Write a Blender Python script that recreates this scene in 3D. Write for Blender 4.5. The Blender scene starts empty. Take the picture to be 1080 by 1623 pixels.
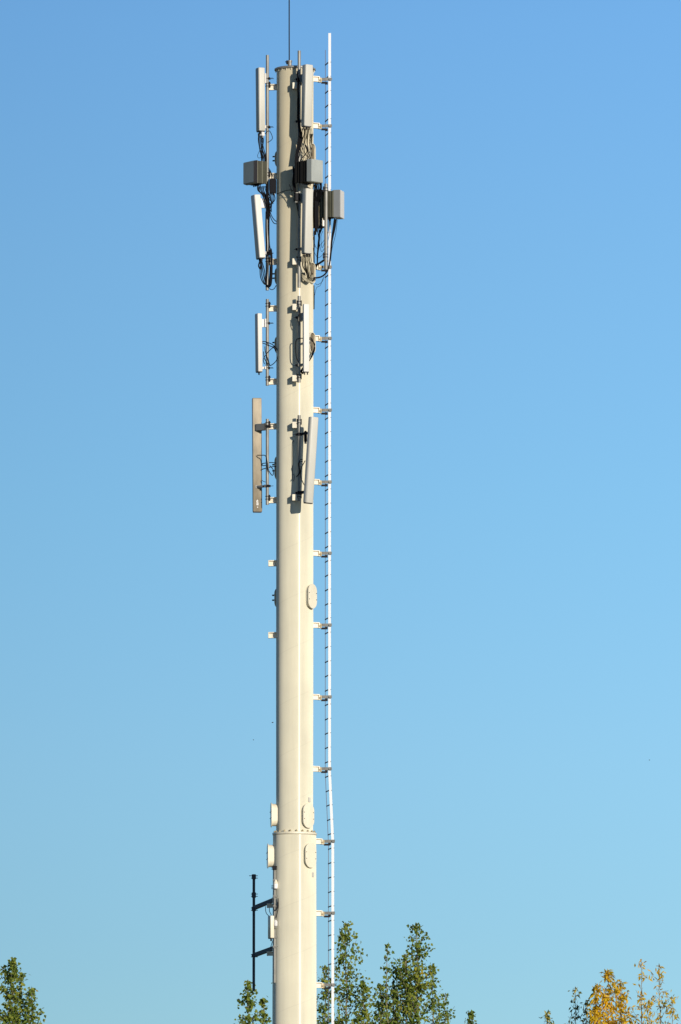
import bpy, bmesh, math, random
from mathutils import Vector, Matrix
R = math.radians
scene = bpy.context.scene
C = scene.collection

# ------------------------------------------------------------------ camera
DIST, CAMX, CAMZ, FPX, PITCH = 180.0, 0.966, 1.6, 13600.0, R(6.4)
cd = bpy.data.cameras.new('camera'); cam = bpy.data.objects.new('camera', cd); C.objects.link(cam)
cam.location = (CAMX, -DIST, CAMZ); cam.rotation_euler = (R(90) + PITCH, 0, 0)
cd.sensor_fit = 'HORIZONTAL'; cd.sensor_width = 36; cd.lens = 36 * FPX / 1080
cd.clip_start = 1; cd.clip_end = 20000
scene.camera = cam
# ------------------------------------------------------------------ sun, sky, exposure
SUN_AZ, SUN_EL = R(29.5), R(14.5)          # azimuth from the camera's side of the tower, to the right
sdir = Vector((math.sin(SUN_AZ) * math.cos(SUN_EL), -math.cos(SUN_AZ) * math.cos(SUN_EL), math.sin(SUN_EL)))
sl = bpy.data.lights.new('sun', 'SUN'); sl.energy = 4.6; sl.angle = R(0.5); sl.color = (1.0, 0.90, 0.76)
so = bpy.data.objects.new('sun', sl); C.objects.link(so)
so.rotation_euler = (-sdir).to_track_quat('-Z', 'Y').to_euler()
w = bpy.data.worlds.new('World'); scene.world = w; w.use_nodes = True
nt = w.node_tree; nt.nodes.clear()
def N(t, typ, **kw):
    n = t.nodes.new(typ)
    for k, v in kw.items(): setattr(n, k, v)
    return n
out = N(nt, 'ShaderNodeOutputWorld'); bg = N(nt, 'ShaderNodeBackground')
sky = N(nt, 'ShaderNodeTexSky', sky_type='NISHITA'); sky.sun_disc = False
sky.sun_elevation = SUN_EL
sky.sun_rotation = math.atan2(sdir.x, sdir.y)
sky.altitude = 300; sky.air_density = 1.0; sky.dust_density = 0.1; sky.ozone_density = 2.0
bg.inputs[1].default_value = 0.10
SKY_RAMP = [(0.0, (1, 1, 1)), (1.0, (1, 1, 1))]
tc = N(nt, 'ShaderNodeTexCoord'); sx = N(nt, 'ShaderNodeSeparateXYZ')
nt.links.new(tc.outputs['Generated'], sx.inputs[0])
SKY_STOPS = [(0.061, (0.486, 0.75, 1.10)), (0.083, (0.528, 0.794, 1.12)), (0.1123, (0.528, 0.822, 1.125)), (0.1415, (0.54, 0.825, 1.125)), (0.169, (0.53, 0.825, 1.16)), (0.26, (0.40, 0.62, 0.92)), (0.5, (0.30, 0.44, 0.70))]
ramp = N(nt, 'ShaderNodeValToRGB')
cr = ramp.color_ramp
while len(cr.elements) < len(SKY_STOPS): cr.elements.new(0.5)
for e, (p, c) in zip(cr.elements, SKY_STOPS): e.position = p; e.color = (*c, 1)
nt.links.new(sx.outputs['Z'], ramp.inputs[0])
mr = N(nt, 'ShaderNodeMapRange'); mr.inputs[1].default_value = -0.045; mr.inputs[2].default_value = 0.045
mr.inputs[3].default_value = 0.90; mr.inputs[4].default_value = 1.12
nt.links.new(sx.outputs['X'], mr.inputs[0])
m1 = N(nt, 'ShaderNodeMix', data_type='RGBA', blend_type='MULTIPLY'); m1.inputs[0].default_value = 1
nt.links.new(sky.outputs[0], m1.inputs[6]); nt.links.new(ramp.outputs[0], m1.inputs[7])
m2 = N(nt, 'ShaderNodeMix', data_type='RGBA', blend_type='MULTIPLY'); m2.inputs[0].default_value = 1
nt.links.new(m1.outputs[2], m2.inputs[6]); nt.links.new(mr.outputs[0], m2.inputs[7])
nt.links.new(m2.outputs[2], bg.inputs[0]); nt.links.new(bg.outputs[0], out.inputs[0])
scene.view_settings.view_transform = 'Standard'; scene.view_settings.look = 'None'
scene.view_settings.exposure = 0; scene.view_settings.gamma = 1
scene.cycles.max_bounces = 6

# ------------------------------------------------------------------ helpers
_f = Vector((0, math.cos(PITCH), math.sin(PITCH))); _u = Vector((0, -math.sin(PITCH), math.cos(PITCH)))
def P(px, py, y):
    """world point that lies at depth y (metres beyond the tower's axis) and shows at photo pixel (px, py)"""
    d = _f + Vector((1, 0, 0)) * ((px - 540) / FPX) + _u * ((811.5 - py) / FPX)
    return Vector((CAMX, -DIST, CAMZ)) + d * ((y + DIST) / d.y)
def Z(py, y=0.0): return P(467, py, y).z
def AZ(a): a = R(a); return Vector((math.sin(a), -math.cos(a), 0)), Vector((math.cos(a), math.sin(a), 0))
UP = Vector((0, 0, 1))

class MB:
    def __init__(s): s.b = bmesh.new()
    def hexa(s, p, m=0):            # 8 points: bottom 4 ccw, top 4 ccw
        v = [s.b.verts.new(q) for q in p]
        for f in ((3, 2, 1, 0), (4, 5, 6, 7), (0, 1, 5, 4), (1, 2, 6, 5), (2, 3, 7, 6), (3, 0, 4, 7)):
            s.b.faces.new([v[i] for i in f]).material_index = m
    def box(s, c, ax, ay, az, hx, hy, hz, m=0, bev=0.0):
        c = Vector(c); n0 = len(s.b.verts)
        tmp = bmesh.new()
        p = [c + ax * (i * hx) + ay * (j * hy) + az * (k * hz) for k in (-1, 1) for i, j in ((-1, -1), (1, -1), (1, 1), (-1, 1))]
        v = [tmp.verts.new(q) for q in p]
        for f in ((3, 2, 1, 0), (4, 5, 6, 7), (0, 1, 5, 4), (1, 2, 6, 5), (2, 3, 7, 6), (3, 0, 4, 7)): tmp.faces.new([v[i] for i in f])
        if bev > 0: bmesh.ops.bevel(tmp, geom=list(tmp.edges), offset=bev, segments=2, affect='EDGES')
        for f in tmp.faces: f.material_index = m
        s.merge(tmp)
    def merge(s, tmp):
        mp = {}
        for v in tmp.verts: mp[v] = s.b.verts.new(v.co)
        for f in tmp.faces:
            try:
                g = s.b.faces.new([mp[v] for v in f.verts]); g.material_index = f.material_index; g.smooth = f.smooth
            except ValueError: pass
        tmp.free()
    def bx(s, x0, x1, y0, y1, z0, z1, bev=0, m=0):
        s.box(((x0 + x1) / 2, (y0 + y1) / 2, (z0 + z1) / 2), Vector((1, 0, 0)), Vector((0, 1, 0)), UP, abs(x1 - x0) / 2, abs(y1 - y0) / 2, abs(z1 - z0) / 2, m, bev)
    def tube(s, pts, r, seg=8, cap=True, radii=None, m=0):
        pts = [Vector(p) for p in pts]; rings = []
        t0 = (pts[1] - pts[0]).normalized()
        n = t0.orthogonal().normalized()
        for i, p in enumerate(pts):
            a = pts[max(0, i - 1)]; b = pts[min(len(pts) - 1, i + 1)]
            t = (b - a).normalized()
            n = (n - t * n.dot(t)); n = n.normalized() if n.length > 1e-6 else t.orthogonal().normalized()
            bn = t.cross(n); rr = radii[i] if radii else r
            rings.append([s.b.verts.new(p + (n * math.cos(k * 2 * math.pi / seg) + bn * math.sin(k * 2 * math.pi / seg)) * rr) for k in range(seg)])
        for i in range(len(rings) - 1):
            for k in range(seg):
                f = s.b.faces.new((rings[i][k], rings[i][(k + 1) % seg], rings[i + 1][(k + 1) % seg], rings[i + 1][k])); f.smooth = True; f.material_index = m
        if cap:
            for rg in (rings[0][::-1], rings[-1]):
                f = s.b.faces.new([s.b.verts.new(v.co) for v in rg]); f.material_index = m
    def cyl(s, p0, p1, r, seg=12, m=0): s.tube([p0, p1], r, seg, m=m)
    def lathe(s, prof, seg=64, cap=True, sm=True):      # (r, z) around the world z axis
        rings = [[s.b.verts.new((r * math.sin(k * 2 * math.pi / seg), -r * math.cos(k * 2 * math.pi / seg), z)) for k in range(seg)] for r, z in prof]
        for i in range(len(rings) - 1):
            for k in range(seg):
                f = s.b.faces.new((rings[i][k], rings[i][(k + 1) % seg], rings[i + 1][(k + 1) % seg], rings[i + 1][k]))
                f.smooth = sm
        if cap:
            for rg in (rings[0][::-1], rings[-1]): s.b.faces.new([s.b.verts.new(v.co) for v in rg])
    def build(s, name, mat, parent=None):
        bmesh.ops.recalc_face_normals(s.b, faces=s.b.faces)
        me = bpy.data.meshes.new(name); s.b.to_mesh(me); s.b.free()
        for m_ in (mat if isinstance(mat, (list, tuple)) else [mat]): me.materials.append(m_)
        o = bpy.data.objects.new(name, me); C.objects.link(o)
        if parent:
            o.parent = parent; o.matrix_parent_inverse = world_of(parent).inverted()
        return o
def world_of(o):
    m = Matrix.LocRotScale(o.location, o.rotation_euler, o.scale)
    if o.parent: m = world_of(o.parent) @ o.matrix_parent_inverse @ m
    return m
def tag(o, label, cat, group=None, kind=None):
    if label: o['label'] = label
    if cat: o['category'] = cat
    if group: o['group'] = group
    if kind: o['kind'] = kind
    return o
def thing(name, label, cat, loc, group=None):
    o = bpy.data.objects.new(name, None); C.objects.link(o); o.location = loc; o.empty_display_size = 0.2
    return tag(o, label, cat, group)
def smooth_path(pts, n=6):
    p = [pts[0] * 2 - pts[1]] + list(pts) + [pts[-1] * 2 - pts[-2]]; o = []
    for i in range(1, len(p) - 2):
        for k in range(n):
            t = k / n
            o.append(0.5 * ((2 * p[i]) + (p[i + 1] - p[i - 1]) * t + (2 * p[i - 1] - 5 * p[i] + 4 * p[i + 1] - p[i + 2]) * t * t + (3 * p[i] - p[i - 1] - 3 * p[i + 1] + p[i + 2]) * t ** 3))
    o.append(p[-2]); return o

# ------------------------------------------------------------------ materials
def mat(name, col, rough=0.5, metal=0.0, var=0.0, scale=6.0, bump=0.0, spec=0.5, dirt=None, coat=0.0):
    m = bpy.data.materials.new(name); m.use_nodes = True; t = m.node_tree
    b = t.nodes['Principled BSDF']; b.inputs['Roughness'].default_value = rough; b.inputs['Metallic'].default_value = metal
    b.inputs['Specular IOR Level'].default_value = spec; b.inputs['Coat Weight'].default_value = coat
    b.inputs['Base Color'].default_value = (*col, 1)
    if var > 0 or dirt:
        tc = N(t, 'ShaderNodeTexCoord'); no = N(t, 'ShaderNodeTexNoise'); no.inputs['Scale'].default_value = scale
        no.inputs['Detail'].default_value = 6; no.inputs['Roughness'].default_value = 0.65
        mp = N(t, 'ShaderNodeMapping'); mp.inputs['Scale'].default_value = (1, 1, 0.35)
        t.links.new(tc.outputs['Object'], mp.inputs[0]); t.links.new(mp.outputs[0], no.inputs[0])
        rp = N(t, 'ShaderNodeValToRGB'); lo = dirt if dirt else tuple(c * (1 - var) for c in col)
        rp.color_ramp.elements[0].position = 0.35; rp.color_ramp.elements[0].color = (*lo, 1)
        rp.color_ramp.elements[1].position = 0.62; rp.color_ramp.elements[1].color = (*[min(1, c * (1 + var * 0.3)) for c in col], 1)
        t.links.new(no.outputs[0], rp.inputs[0]); t.links.new(rp.outputs[0], b.inputs['Base Color'])
        if bump:
            bp = N(t, 'ShaderNodeBump'); bp.inputs['Strength'].default_value = bump; bp.inputs['Distance'].default_value = 0.01
            t.links.new(no.outputs[0], bp.inputs['Height']); t.links.new(bp.outputs[0], b.inputs['Normal'])
    return m

GLR, GLA, GLROT, GLF = .40, .82, 0.0, .045
def shaft_material():
    m = bpy.data.materials.new('cream_tower_paint'); m.use_nodes = True; t = m.node_tree; L = t.links
    b = t.nodes['Principled BSDF']
    tc = N(t, 'ShaderNodeTexCoord'); sp = N(t, 'ShaderNodeSeparateXYZ'); L.new(tc.outputs['Object'], sp.inputs[0])
    # base colour changes with height: duller and tanner in the upper metres
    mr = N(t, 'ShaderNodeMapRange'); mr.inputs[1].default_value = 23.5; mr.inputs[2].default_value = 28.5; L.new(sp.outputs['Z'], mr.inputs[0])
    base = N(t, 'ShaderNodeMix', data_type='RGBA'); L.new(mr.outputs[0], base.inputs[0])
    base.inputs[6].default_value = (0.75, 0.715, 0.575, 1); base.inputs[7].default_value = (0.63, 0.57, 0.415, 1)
    # streaks
    mp = N(t, 'ShaderNodeMapping'); mp.inputs['Scale'].default_value = (7, 7, 0.45); L.new(tc.outputs['Object'], mp.inputs[0])
    no = N(t, 'ShaderNodeTexNoise'); no.inputs['Scale'].default_value = 1.0; no.inputs['Detail'].default_value = 8; L.new(mp.outputs[0], no.inputs[0])
    r1 = N(t, 'ShaderNodeMapRange'); r1.inputs[1].default_value = 0.3; r1.inputs[2].default_value = 0.7; r1.inputs[3].default_value = 0.93; r1.inputs[4].default_value = 1.03
    L.new(no.outputs[0], r1.inputs[0])
    # blotches
    n2 = N(t, 'ShaderNodeTexNoise'); n2.inputs['Scale'].default_value = 1.3; n2.inputs['Detail'].default_value = 4; L.new(tc.outputs['Object'], n2.inputs[0])
    r2 = N(t, 'ShaderNodeMapRange'); r2.inputs[1].default_value = 0.3; r2.inputs[2].default_value = 0.7; r2.inputs[3].default_value = 0.94; r2.inputs[4].default_value = 1.03
    L.new(n2.outputs[0], r2.inputs[0])
    mm = N(t, 'ShaderNodeMath', operation='MULTIPLY'); L.new(r1.outputs[0], mm.inputs[0]); L.new(r2.outputs[0], mm.inputs[1])
    # helical weld seam of the spiral-welded pipe
    at = N(t, 'ShaderNodeMath', operation='ARCTAN2'); L.new(sp.outputs['X'], at.inputs[0]); L.new(sp.outputs['Y'], at.inputs[1])
    k = N(t, 'ShaderNodeMath', operation='MULTIPLY_ADD'); L.new(at.outputs[0], k.inputs[0]); k.inputs[1].default_value = 1.08 / (2 * math.pi); L.new(sp.outputs['Z'], k.inputs[2])
    md = N(t, 'ShaderNodeMath', operation='PINGPONG'); L.new(k.outputs[0], md.inputs[0]); md.inputs[1].default_value = 0.54
    sm = N(t, 'ShaderNodeMapRange'); sm.inputs[1].default_value = 0.0; sm.inputs[2].default_value = 0.014; sm.inputs[3].default_value = 0.93; sm.inputs[4].default_value = 1.0
    L.new(md.outputs[0], sm.inputs[0])
    mm2 = N(t, 'ShaderNodeMath', operation='MULTIPLY'); L.new(mm.outputs[0], mm2.inputs[0]); L.new(sm.outputs[0], mm2.inputs[1])
    mx = N(t, 'ShaderNodeMix', data_type='RGBA', blend_type='MULTIPLY'); mx.inputs[0].default_value = 1
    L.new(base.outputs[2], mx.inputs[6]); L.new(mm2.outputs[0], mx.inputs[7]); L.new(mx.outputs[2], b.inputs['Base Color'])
    b.inputs['Roughness'].default_value = 0.75; b.inputs['Specular IOR Level'].default_value = 0.2; b.inputs['Diffuse Roughness'].default_value = 1.0
    b.inputs['Coat Weight'].default_value = 0.25; b.inputs['Coat Roughness'].default_value = 0.3
    # plate waviness
    mp2 = N(t, 'ShaderNodeMapping'); mp2.inputs['Scale'].default_value = (1.2, 1.2, 7); L.new(tc.outputs['Object'], mp2.inputs[0])
    n3 = N(t, 'ShaderNodeTexNoise'); n3.inputs['Scale'].default_value = 1.5; n3.inputs['Detail'].default_value = 3; L.new(mp2.outputs[0], n3.inputs[0])
    ad = N(t, 'ShaderNodeMath', operation='MULTIPLY_ADD'); L.new(sm.outputs[0], ad.inputs[0]); ad.inputs[1].default_value = -0.12; L.new(n3.outputs[0], ad.inputs[2])
    bp = N(t, 'ShaderNodeBump'); bp.inputs['Strength'].default_value = 0.15; bp.inputs['Distance'].default_value = 0.008
    L.new(ad.outputs[0], bp.inputs['Height']); L.new(bp.outputs[0], b.inputs['Normal'])
    # vertically brushed gloss of the rolled, sprayed plate: the sun's glint is drawn out up and down the shaft
    ag = N(t, 'ShaderNodeBsdfAnisotropic'); ag.inputs['Roughness'].default_value = GLR; ag.inputs['Anisotropy'].default_value = GLA; ag.inputs['Rotation'].default_value = GLROT
    ag.inputs['Color'].default_value = (1, 1, 1, 1)
    tg = N(t, 'ShaderNodeTangent'); tg.direction_type = 'RADIAL'; tg.axis = 'Z'; L.new(tg.outputs[0], ag.inputs['Tangent']); L.new(bp.outputs[0], ag.inputs['Normal'])
    mxs = N(t, 'ShaderNodeMixShader'); mxs.inputs[0].default_value = GLF
    L.new(b.outputs[0], mxs.inputs[1]); L.new(ag.outputs[0], mxs.inputs[2]); L.new(mxs.outputs[0], t.nodes['Material Output'].inputs[0])
    return m
M = dict(
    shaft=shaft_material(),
    cream=mat('cream_bracket_paint', (0.84, 0.76, 0.60), 0.4, var=0.18, scale=9, coat=0.3),
    coverp=mat('cream_cover_paint', (0.76, 0.70, 0.54), 0.45, var=0.08, scale=5, coat=0.3),
    radome=mat('grey_radome_plastic', (0.56, 0.55, 0.49), 0.5, var=0.06, scale=3),
    radome_w=mat('white_radome_plastic', (0.68, 0.66, 0.61), 0.5, var=0.05, scale=3),
    radome_d=mat('weathered_radome', (0.52, 0.50, 0.42), 0.5, var=0.12, scale=4),
    back=mat('brownish_aluminium_back', (0.29, 0.245, 0.175), 0.55, 0.2, var=0.25, scale=7),
    endcap=mat('dark_end_cap', (0.05, 0.05, 0.055), 0.6),
    galv=mat('galvanised_steel', (0.27, 0.265, 0.24), 0.5, 0.3, var=0.25, scale=12),
    white=mat('white_bracket', (0.85, 0.83, 0.80), 0.35, coat=0.4),
    unit_c=mat('slate_grey_unit_paint', (0.20, 0.215, 0.225), 0.6, var=0.10, scale=5, spec=0.3),
    dark=mat('dark_steel', (0.016, 0.016, 0.020), 0.7, 0.0, spec=0.2),
    black=mat('black_cable_jacket', (0.005, 0.005, 0.007), 0.75, spec=0.15),
    greycable=mat('pale_cable_jacket', (0.40, 0.36, 0.25), 0.6, var=0.6, scale=10),  # pale tan jacket, unevenly mottled
    unit=mat('grey_unit_paint', (0.37, 0.395, 0.37), 0.5, var=0.10, scale=5),
    unit_d=mat('mid_grey_unit_paint', (0.32, 0.35, 0.32), 0.5, var=0.10, scale=5),
    fin=mat('olive_heat_sink', (0.14, 0.14, 0.10), 0.6, 0.1, var=0.2, scale=8),
    findark=mat('black_heat_sink', (0.012, 0.012, 0.012), 0.7, 0.1, spec=0.25),  # black fins, deepened by their own shade put into the colour
    alu=mat('bright_aluminium', (0.84, 0.83, 0.82), 0.32, 0.25, coat=0.4),
    railgrey=mat('shaded_rail', (0.13, 0.13, 0.17), 0.6, spec=0.2),  # far rail's shade put into a darker grey than the near rail
    rung=mat('rung_steel', (0.10, 0.09, 0.11), 0.5, 0.4),
    midgrey=mat('grey_bracket_steel', (0.20, 0.20, 0.19), 0.5, 0.3, var=0.2, scale=10),
    tan=mat('tan_clamp', (0.36, 0.29, 0.16), 0.5, 0.2, var=0.35, scale=30),
    navy=mat('dark_outrigger_paint', (0.022, 0.03, 0.05), 0.45),
    sticker=mat('white_sticker', (0.9, 0.9, 0.88), 0.5),
    hole=mat('port_interior', (0.16, 0.13, 0.085), 0.8),
    concrete=mat('concrete', (0.35, 0.34, 0.31), 0.9, var=0.3, scale=3),
    bird=mat('dark_feathers', (0.05, 0.045, 0.05), 0.8),
)

# ------------------------------------------------------------------ ground
g = MB(); n = 40; S = 6000
gv = [[g.b.verts.new(((i / n - .5) * 2 * S, (j / n - .5) * 2 * S, 0)) for i in range(n + 1)] for j in range(n + 1)]
for j in range(n):
    for i in range(n): g.b.faces.new((gv[j][i], gv[j][i + 1], gv[j + 1][i + 1], gv[j + 1][i]))
gm = mat('dry_grass_ground', (0.10, 0.11, 0.045), 0.9, dirt=(0.16, 0.13, 0.07), scale=0.3, bump=0.4)
go = g.build('ground', gm); go['kind'] = 'structure'

# ------------------------------------------------------------------ tower
RU, RL = 0.392, 0.455
ZJ = Z(1321); ZT = Z(109, 0)
tower = thing('monopole_tower', 'tall cream painted steel monopole carrying the antennas', 'tower', (0, 0, 0))
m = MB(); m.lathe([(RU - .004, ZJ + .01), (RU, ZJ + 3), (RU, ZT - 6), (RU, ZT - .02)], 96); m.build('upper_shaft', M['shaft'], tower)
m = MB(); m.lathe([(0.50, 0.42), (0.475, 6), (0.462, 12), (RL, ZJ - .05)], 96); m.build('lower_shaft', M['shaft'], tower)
m = MB(); m.lathe([(RU + .004, ZT - .045), (RU + .046, ZT - .03), (RU + .046, ZT), (RU + .02, ZT + .012)], 64, sm=False)
tf = m.build('top_flange', M['galv'], tower)
for k in range(24):
    a, _ = AZ(k * 15 + 4); m = MB(); c = a * (RU + .024); c.z = ZT - .07
    m.cyl(c, c + UP * .028, .006, 6); m.build('flange_bolt', M['cream'], tf)
m = MB(); m.lathe([(RL + .002, ZJ - .045), (RL + .014, ZJ - .035), (RL + .014, ZJ), (RL + .002, ZJ + .008)], 64, sm=False)
jf = m.build('joint_flange', M['coverp'], tower)
for k in range(20):
    a, _ = AZ(k * 18 + 6); m = MB(); c = a * (RU + .034); c.z = ZJ + .008
    m.cyl(c, c + UP * .028, .018, 6); m.cyl(c + UP * .028, c + UP * .045, .009, 6); m.build('flange_bolt', M['tan'], jf)
m = MB(); m.bx(-.9, .9, -.9, .9, 0, .40, .03); m.build('footing', M['concrete'], tower)
m = MB(); m.lathe([(.72, .402), (.72, .44)], 48, sm=False); m.build('base_plate', M['galv'], tower)

def stub(a, py, r0=RU, length=.155, h=.13, ydep=0.0):
    """welded bracket: end plate, top plate and web standing out of the shaft at azimuth a; its middle shows at row py"""
    f, t = AZ(a); z = Z(py, -(math.cos(R(a))) * (r0 + .08)); m = MB()
    rc = r0 + length / 2 - .02
    m.box(f * (r0 + length) + UP * z, f, t, UP, .009, .05, h / 2, 0, .003)
    m.box(f * rc + UP * (z + h / 2 - .008), f, t, UP, length / 2 + .012, .048, .008)
    m.box(f * rc + UP * (z - .008), f, t, UP, length / 2 + .012, .008, h / 2 - .009)
    m.box(f * (rc) + UP * (z - h / 2 + .012), f, t, UP, length / 2 + .012, .03, .006)
    return m.build('mounting_bracket', M['cream'], tower)
A_AZ = -93
for py in (137, 278, 414, 488, 604, 675, 792, 892, 1006): stub(A_AZ, py + 1)
for py in (137, 280, 416, 488, 601, 675, 790): stub(0, py - 1)
LADY = (1561, 1447, 1333, 1218, 1104, 990, 876, 763, 649, 535, 422, 308, 198, 124)
LAD_AZ = 112
for py in LADY: stub(LAD_AZ, py + 1, RU if py < 1325 else RL, .15, .12)
stub(-100, 1436, RL, .12, .09); stub(-100, 1512, RL, .12, .09)

def stadium(w, h, n=14):
    r = w / 2; s = h / 2 - r; o = []
    for k in range(n + 1): a = math.pi * k / n; o.append((r * math.cos(a), s + r * math.sin(a)))
    for k in range(n + 1): a = math.pi + math.pi * k / n; o.append((r * math.cos(a), -s + r * math.sin(a)))
    return o
def extr(mb, c, f, t, prof, d0, d1, m=0, cap=True):
    v0 = [mb.b.verts.new(c + t * x + UP * z + f * d0) for x, z in prof]; v1 = [mb.b.verts.new(c + t * x + UP * z + f * d1) for x, z in prof]
    n = len(prof)
    for k in range(n): mb.b.faces.new((v0[k], v0[(k + 1) % n], v1[(k + 1) % n], v1[k])).material_index = m
    if cap: mb.b.faces.new(v0[::-1]).material_index = m; mb.b.faces.new(v1).material_index = m
def cover(a, py, r, so=.06, w=.31, h=.52, closed=True, knob=False):
    f, t = AZ(a); c = f * 0; c.z = Z(py, -math.cos(R(a)) * (r + so))
    m = MB(); extr(m, c, f, t, stadium(w - .05, h - .05), r - .06, r + so - .012, cap=False)
    if closed:
        o = m.build('port_ring', M['coverp'], tower)
        m = MB(); extr(m, c, f, t, stadium(w, h), r + so - .012, r + so + .004)
        o2 = m.build('access_cover', M['coverp'], tower)
        for sx_, sz in ((-.42, .13), (.42, .13), (-.42, -.13), (.42, -.13)):
            m = MB(); q = c + t * (sx_ * w) + UP * (sz * h) + f * (r + so)
            m.cyl(q, q + f * (.06 if knob else .016), .016 if knob else .008, 6); m.build('bolt_head', M['dark'], o2)
    else:
        pr = stadium(w - .05, h - .05); pi = stadium(w - .08, h - .08)
        for (d0, p0), (d1, p1) in (((r + so - .012, pr), (r + so - .012, pi)), ((r + so - .012, pi), (r - .06, pi))):
            v0 = [m.b.verts.new(c + t * x + UP * z + f * d0) for x, z in p0]; v1 = [m.b.verts.new(c + t * x + UP * z + f * d1) for x, z in p1]
            for k in range(len(p0)): m.b.faces.new((v0[k], v0[(k + 1) % len(p0)], v1[(k + 1) % len(p0)], v1[k]))
        o = m.build('port_ring', M['coverp'], tower)
        m = MB(); q = [m.b.verts.new(c + t * x + UP * z + f * (r + .012 - .06 * 0)) for x, z in pi]; m.b.faces.new(q)
        m.build('port_opening', M['hole'], tower)
cover(55, 945, RU, .07); cover(43, 1293, RU, .045); cover(43, 1356, RL, .05)
cover(-84, 1292, RU, .105, w=.30); cover(-84, 1357, RL, .115, w=.30)
for py, hh_ in ((252, .34), (438, .36), (547, .36), (742, .50), (948, .40)): cover(-118, py, RU, .03, w=.24, h=hh_, knob=True)
for py in (243, 432, 543): cover(60, py, RU, .06, w=.30, h=.5, closed=False)
# small plates welded to the shaft
for a, py, r in ((52, 1268, RU), (57, 1387, RL)):
    f, t = AZ(a); m = MB(); m.box(f * (r + .004) + UP * Z(py, -.2), f, t, UP, .01, .035, .05, 0, .003); m.build('name_plate', M['radome'], tower)

# ------------------------------------------------------------------ lightning rod
lr = thing('lightning_rod', 'thin upright rod on the centre of the mast top', 'lightning rod', (-.1, 0, ZT))
bx_ = P(459.5, 100, 0).x
m = MB(); m.tube([(bx_, 0, ZT + .01), (bx_, 0, Z(98))], .042, 14); m.tube([(bx_, 0, Z(98)), (bx_, 0, Z(95.5))], .052, 14); m.build('base', M['galv'], lr)
m = MB(); q = Vector((bx_ - .045, -.03, Z(98))); m.bx(q.x - .03, q.x + .01, -.05, 0, q.z - .05, q.z + .03, .004); m.cyl(q - Vector((.05, 0, 0)), q, .012, 6); m.build('clamp', M['dark'], lr)
m = MB(); m.tube([(bx_ - .01, 0, Z(98)), (bx_ - .012, 0, Z(60)), (bx_ - .015, 0, Z(-150))], .0125, 8); m.build('rod', M['dark'], lr)

# ------------------------------------------------------------------ ladder
lad = thing('ladder', 'bright aluminium climbing ladder running up the right side of the mast', 'ladder', (.73, .38, 0))
YN, YF = .20, .57
def lx(z):          # centre x of the near rail
    zb, za = Z(1335), Z(1222)
    u = min(1, max(0, (za - z) / (za - zb))); return .736 + .068 * u
def rail(xo, hw, y, ht, z0, z1, name, mt):
    m = MB(); zs = [z0] + [z for z in (Z(1450), Z(1335), Z(1300), Z(1260), Z(1222), Z(600)) if z0 < z < z1] + [z1]
    ring = []
    for z in zs:
        x = lx(z) + xo; ring.append([m.b.verts.new((x + i * hw, y + j * ht, z)) for i, j in ((-1, -1), (1, -1), (1, 1), (-1, 1))])
    for a, b in zip(ring, ring[1:]):
        for k in range(4): m.b.faces.new((a[k], a[(k + 1) % 4], b[(k + 1) % 4], b[k]))
    m.b.faces.new(ring[0][::-1]); m.b.faces.new(ring[-1])
    return m.build(name, mt, lad)
ZL0, ZLT = 3.0, Z(52, YN)
rail(0, .028, YN, .006, ZL0, ZLT, 'rail', M['alu'])
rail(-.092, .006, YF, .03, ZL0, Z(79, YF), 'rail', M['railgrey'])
z = Z(98, .2); rz = []
while z > ZL0 + .2: rz.append(z); z -= .3045
for z in rz:
    x = lx(z); m = MB(); m.tube([(x - .022, YN, z), (x - .092, YF + .01, z)], .013, 8); m.bx(x + .018, x + .033, YN - .012, YN + .012, z - .006, z + .006); m.build('rung', M['rung'], lad)
for py in LADY:
    f, t = AZ(LAD_AZ); zz = Z(py + 1, .1); x = lx(zz); e = f * ((RU if py < 1325 else RL) + .155); m = MB()
    m.box(Vector((e.x + .02, e.y, zz - .005)), f, t, UP, .032, .035, .05, 0, .006)
    m.cyl((e.x + .03, e.y - .06, zz - .01), (e.x + .03, e.y + .06, zz - .01), .02, 8)
    cl = m.build('bracket_clamp', M['tan'], lad)
    m = MB(); xa = e.x + .045; dd = Vector((x + .045 - xa, (YN - .03) - e.y, 0)); Lh = dd.length / 2; dd.normalize(); nn = Vector((-dd.y, dd.x, 0))
    m.box(Vector(((xa + x + .045) / 2, (e.y + YN - .03) / 2, zz + .012)), dd, nn, UP, Lh, .006, .032, 0, .003)
    m.cyl((x, YN - .05, zz + .01), (x, YN + .02, zz + .01), .016, 8)
    m.build('bracket_arm', M['galv'], lad)
    m = MB(); m.bx(x - .10, x - .04, YF - .04, YF - .02, zz - .045, zz + .01); m.build('rail_bolt', M['dark'], lad)
    m = MB(); m.bx(xa + .005, x - .06, e.y + .02, e.y + .05, zz - .075, zz - .035); m.build('bracket_foot', M['dark'], lad)

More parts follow.
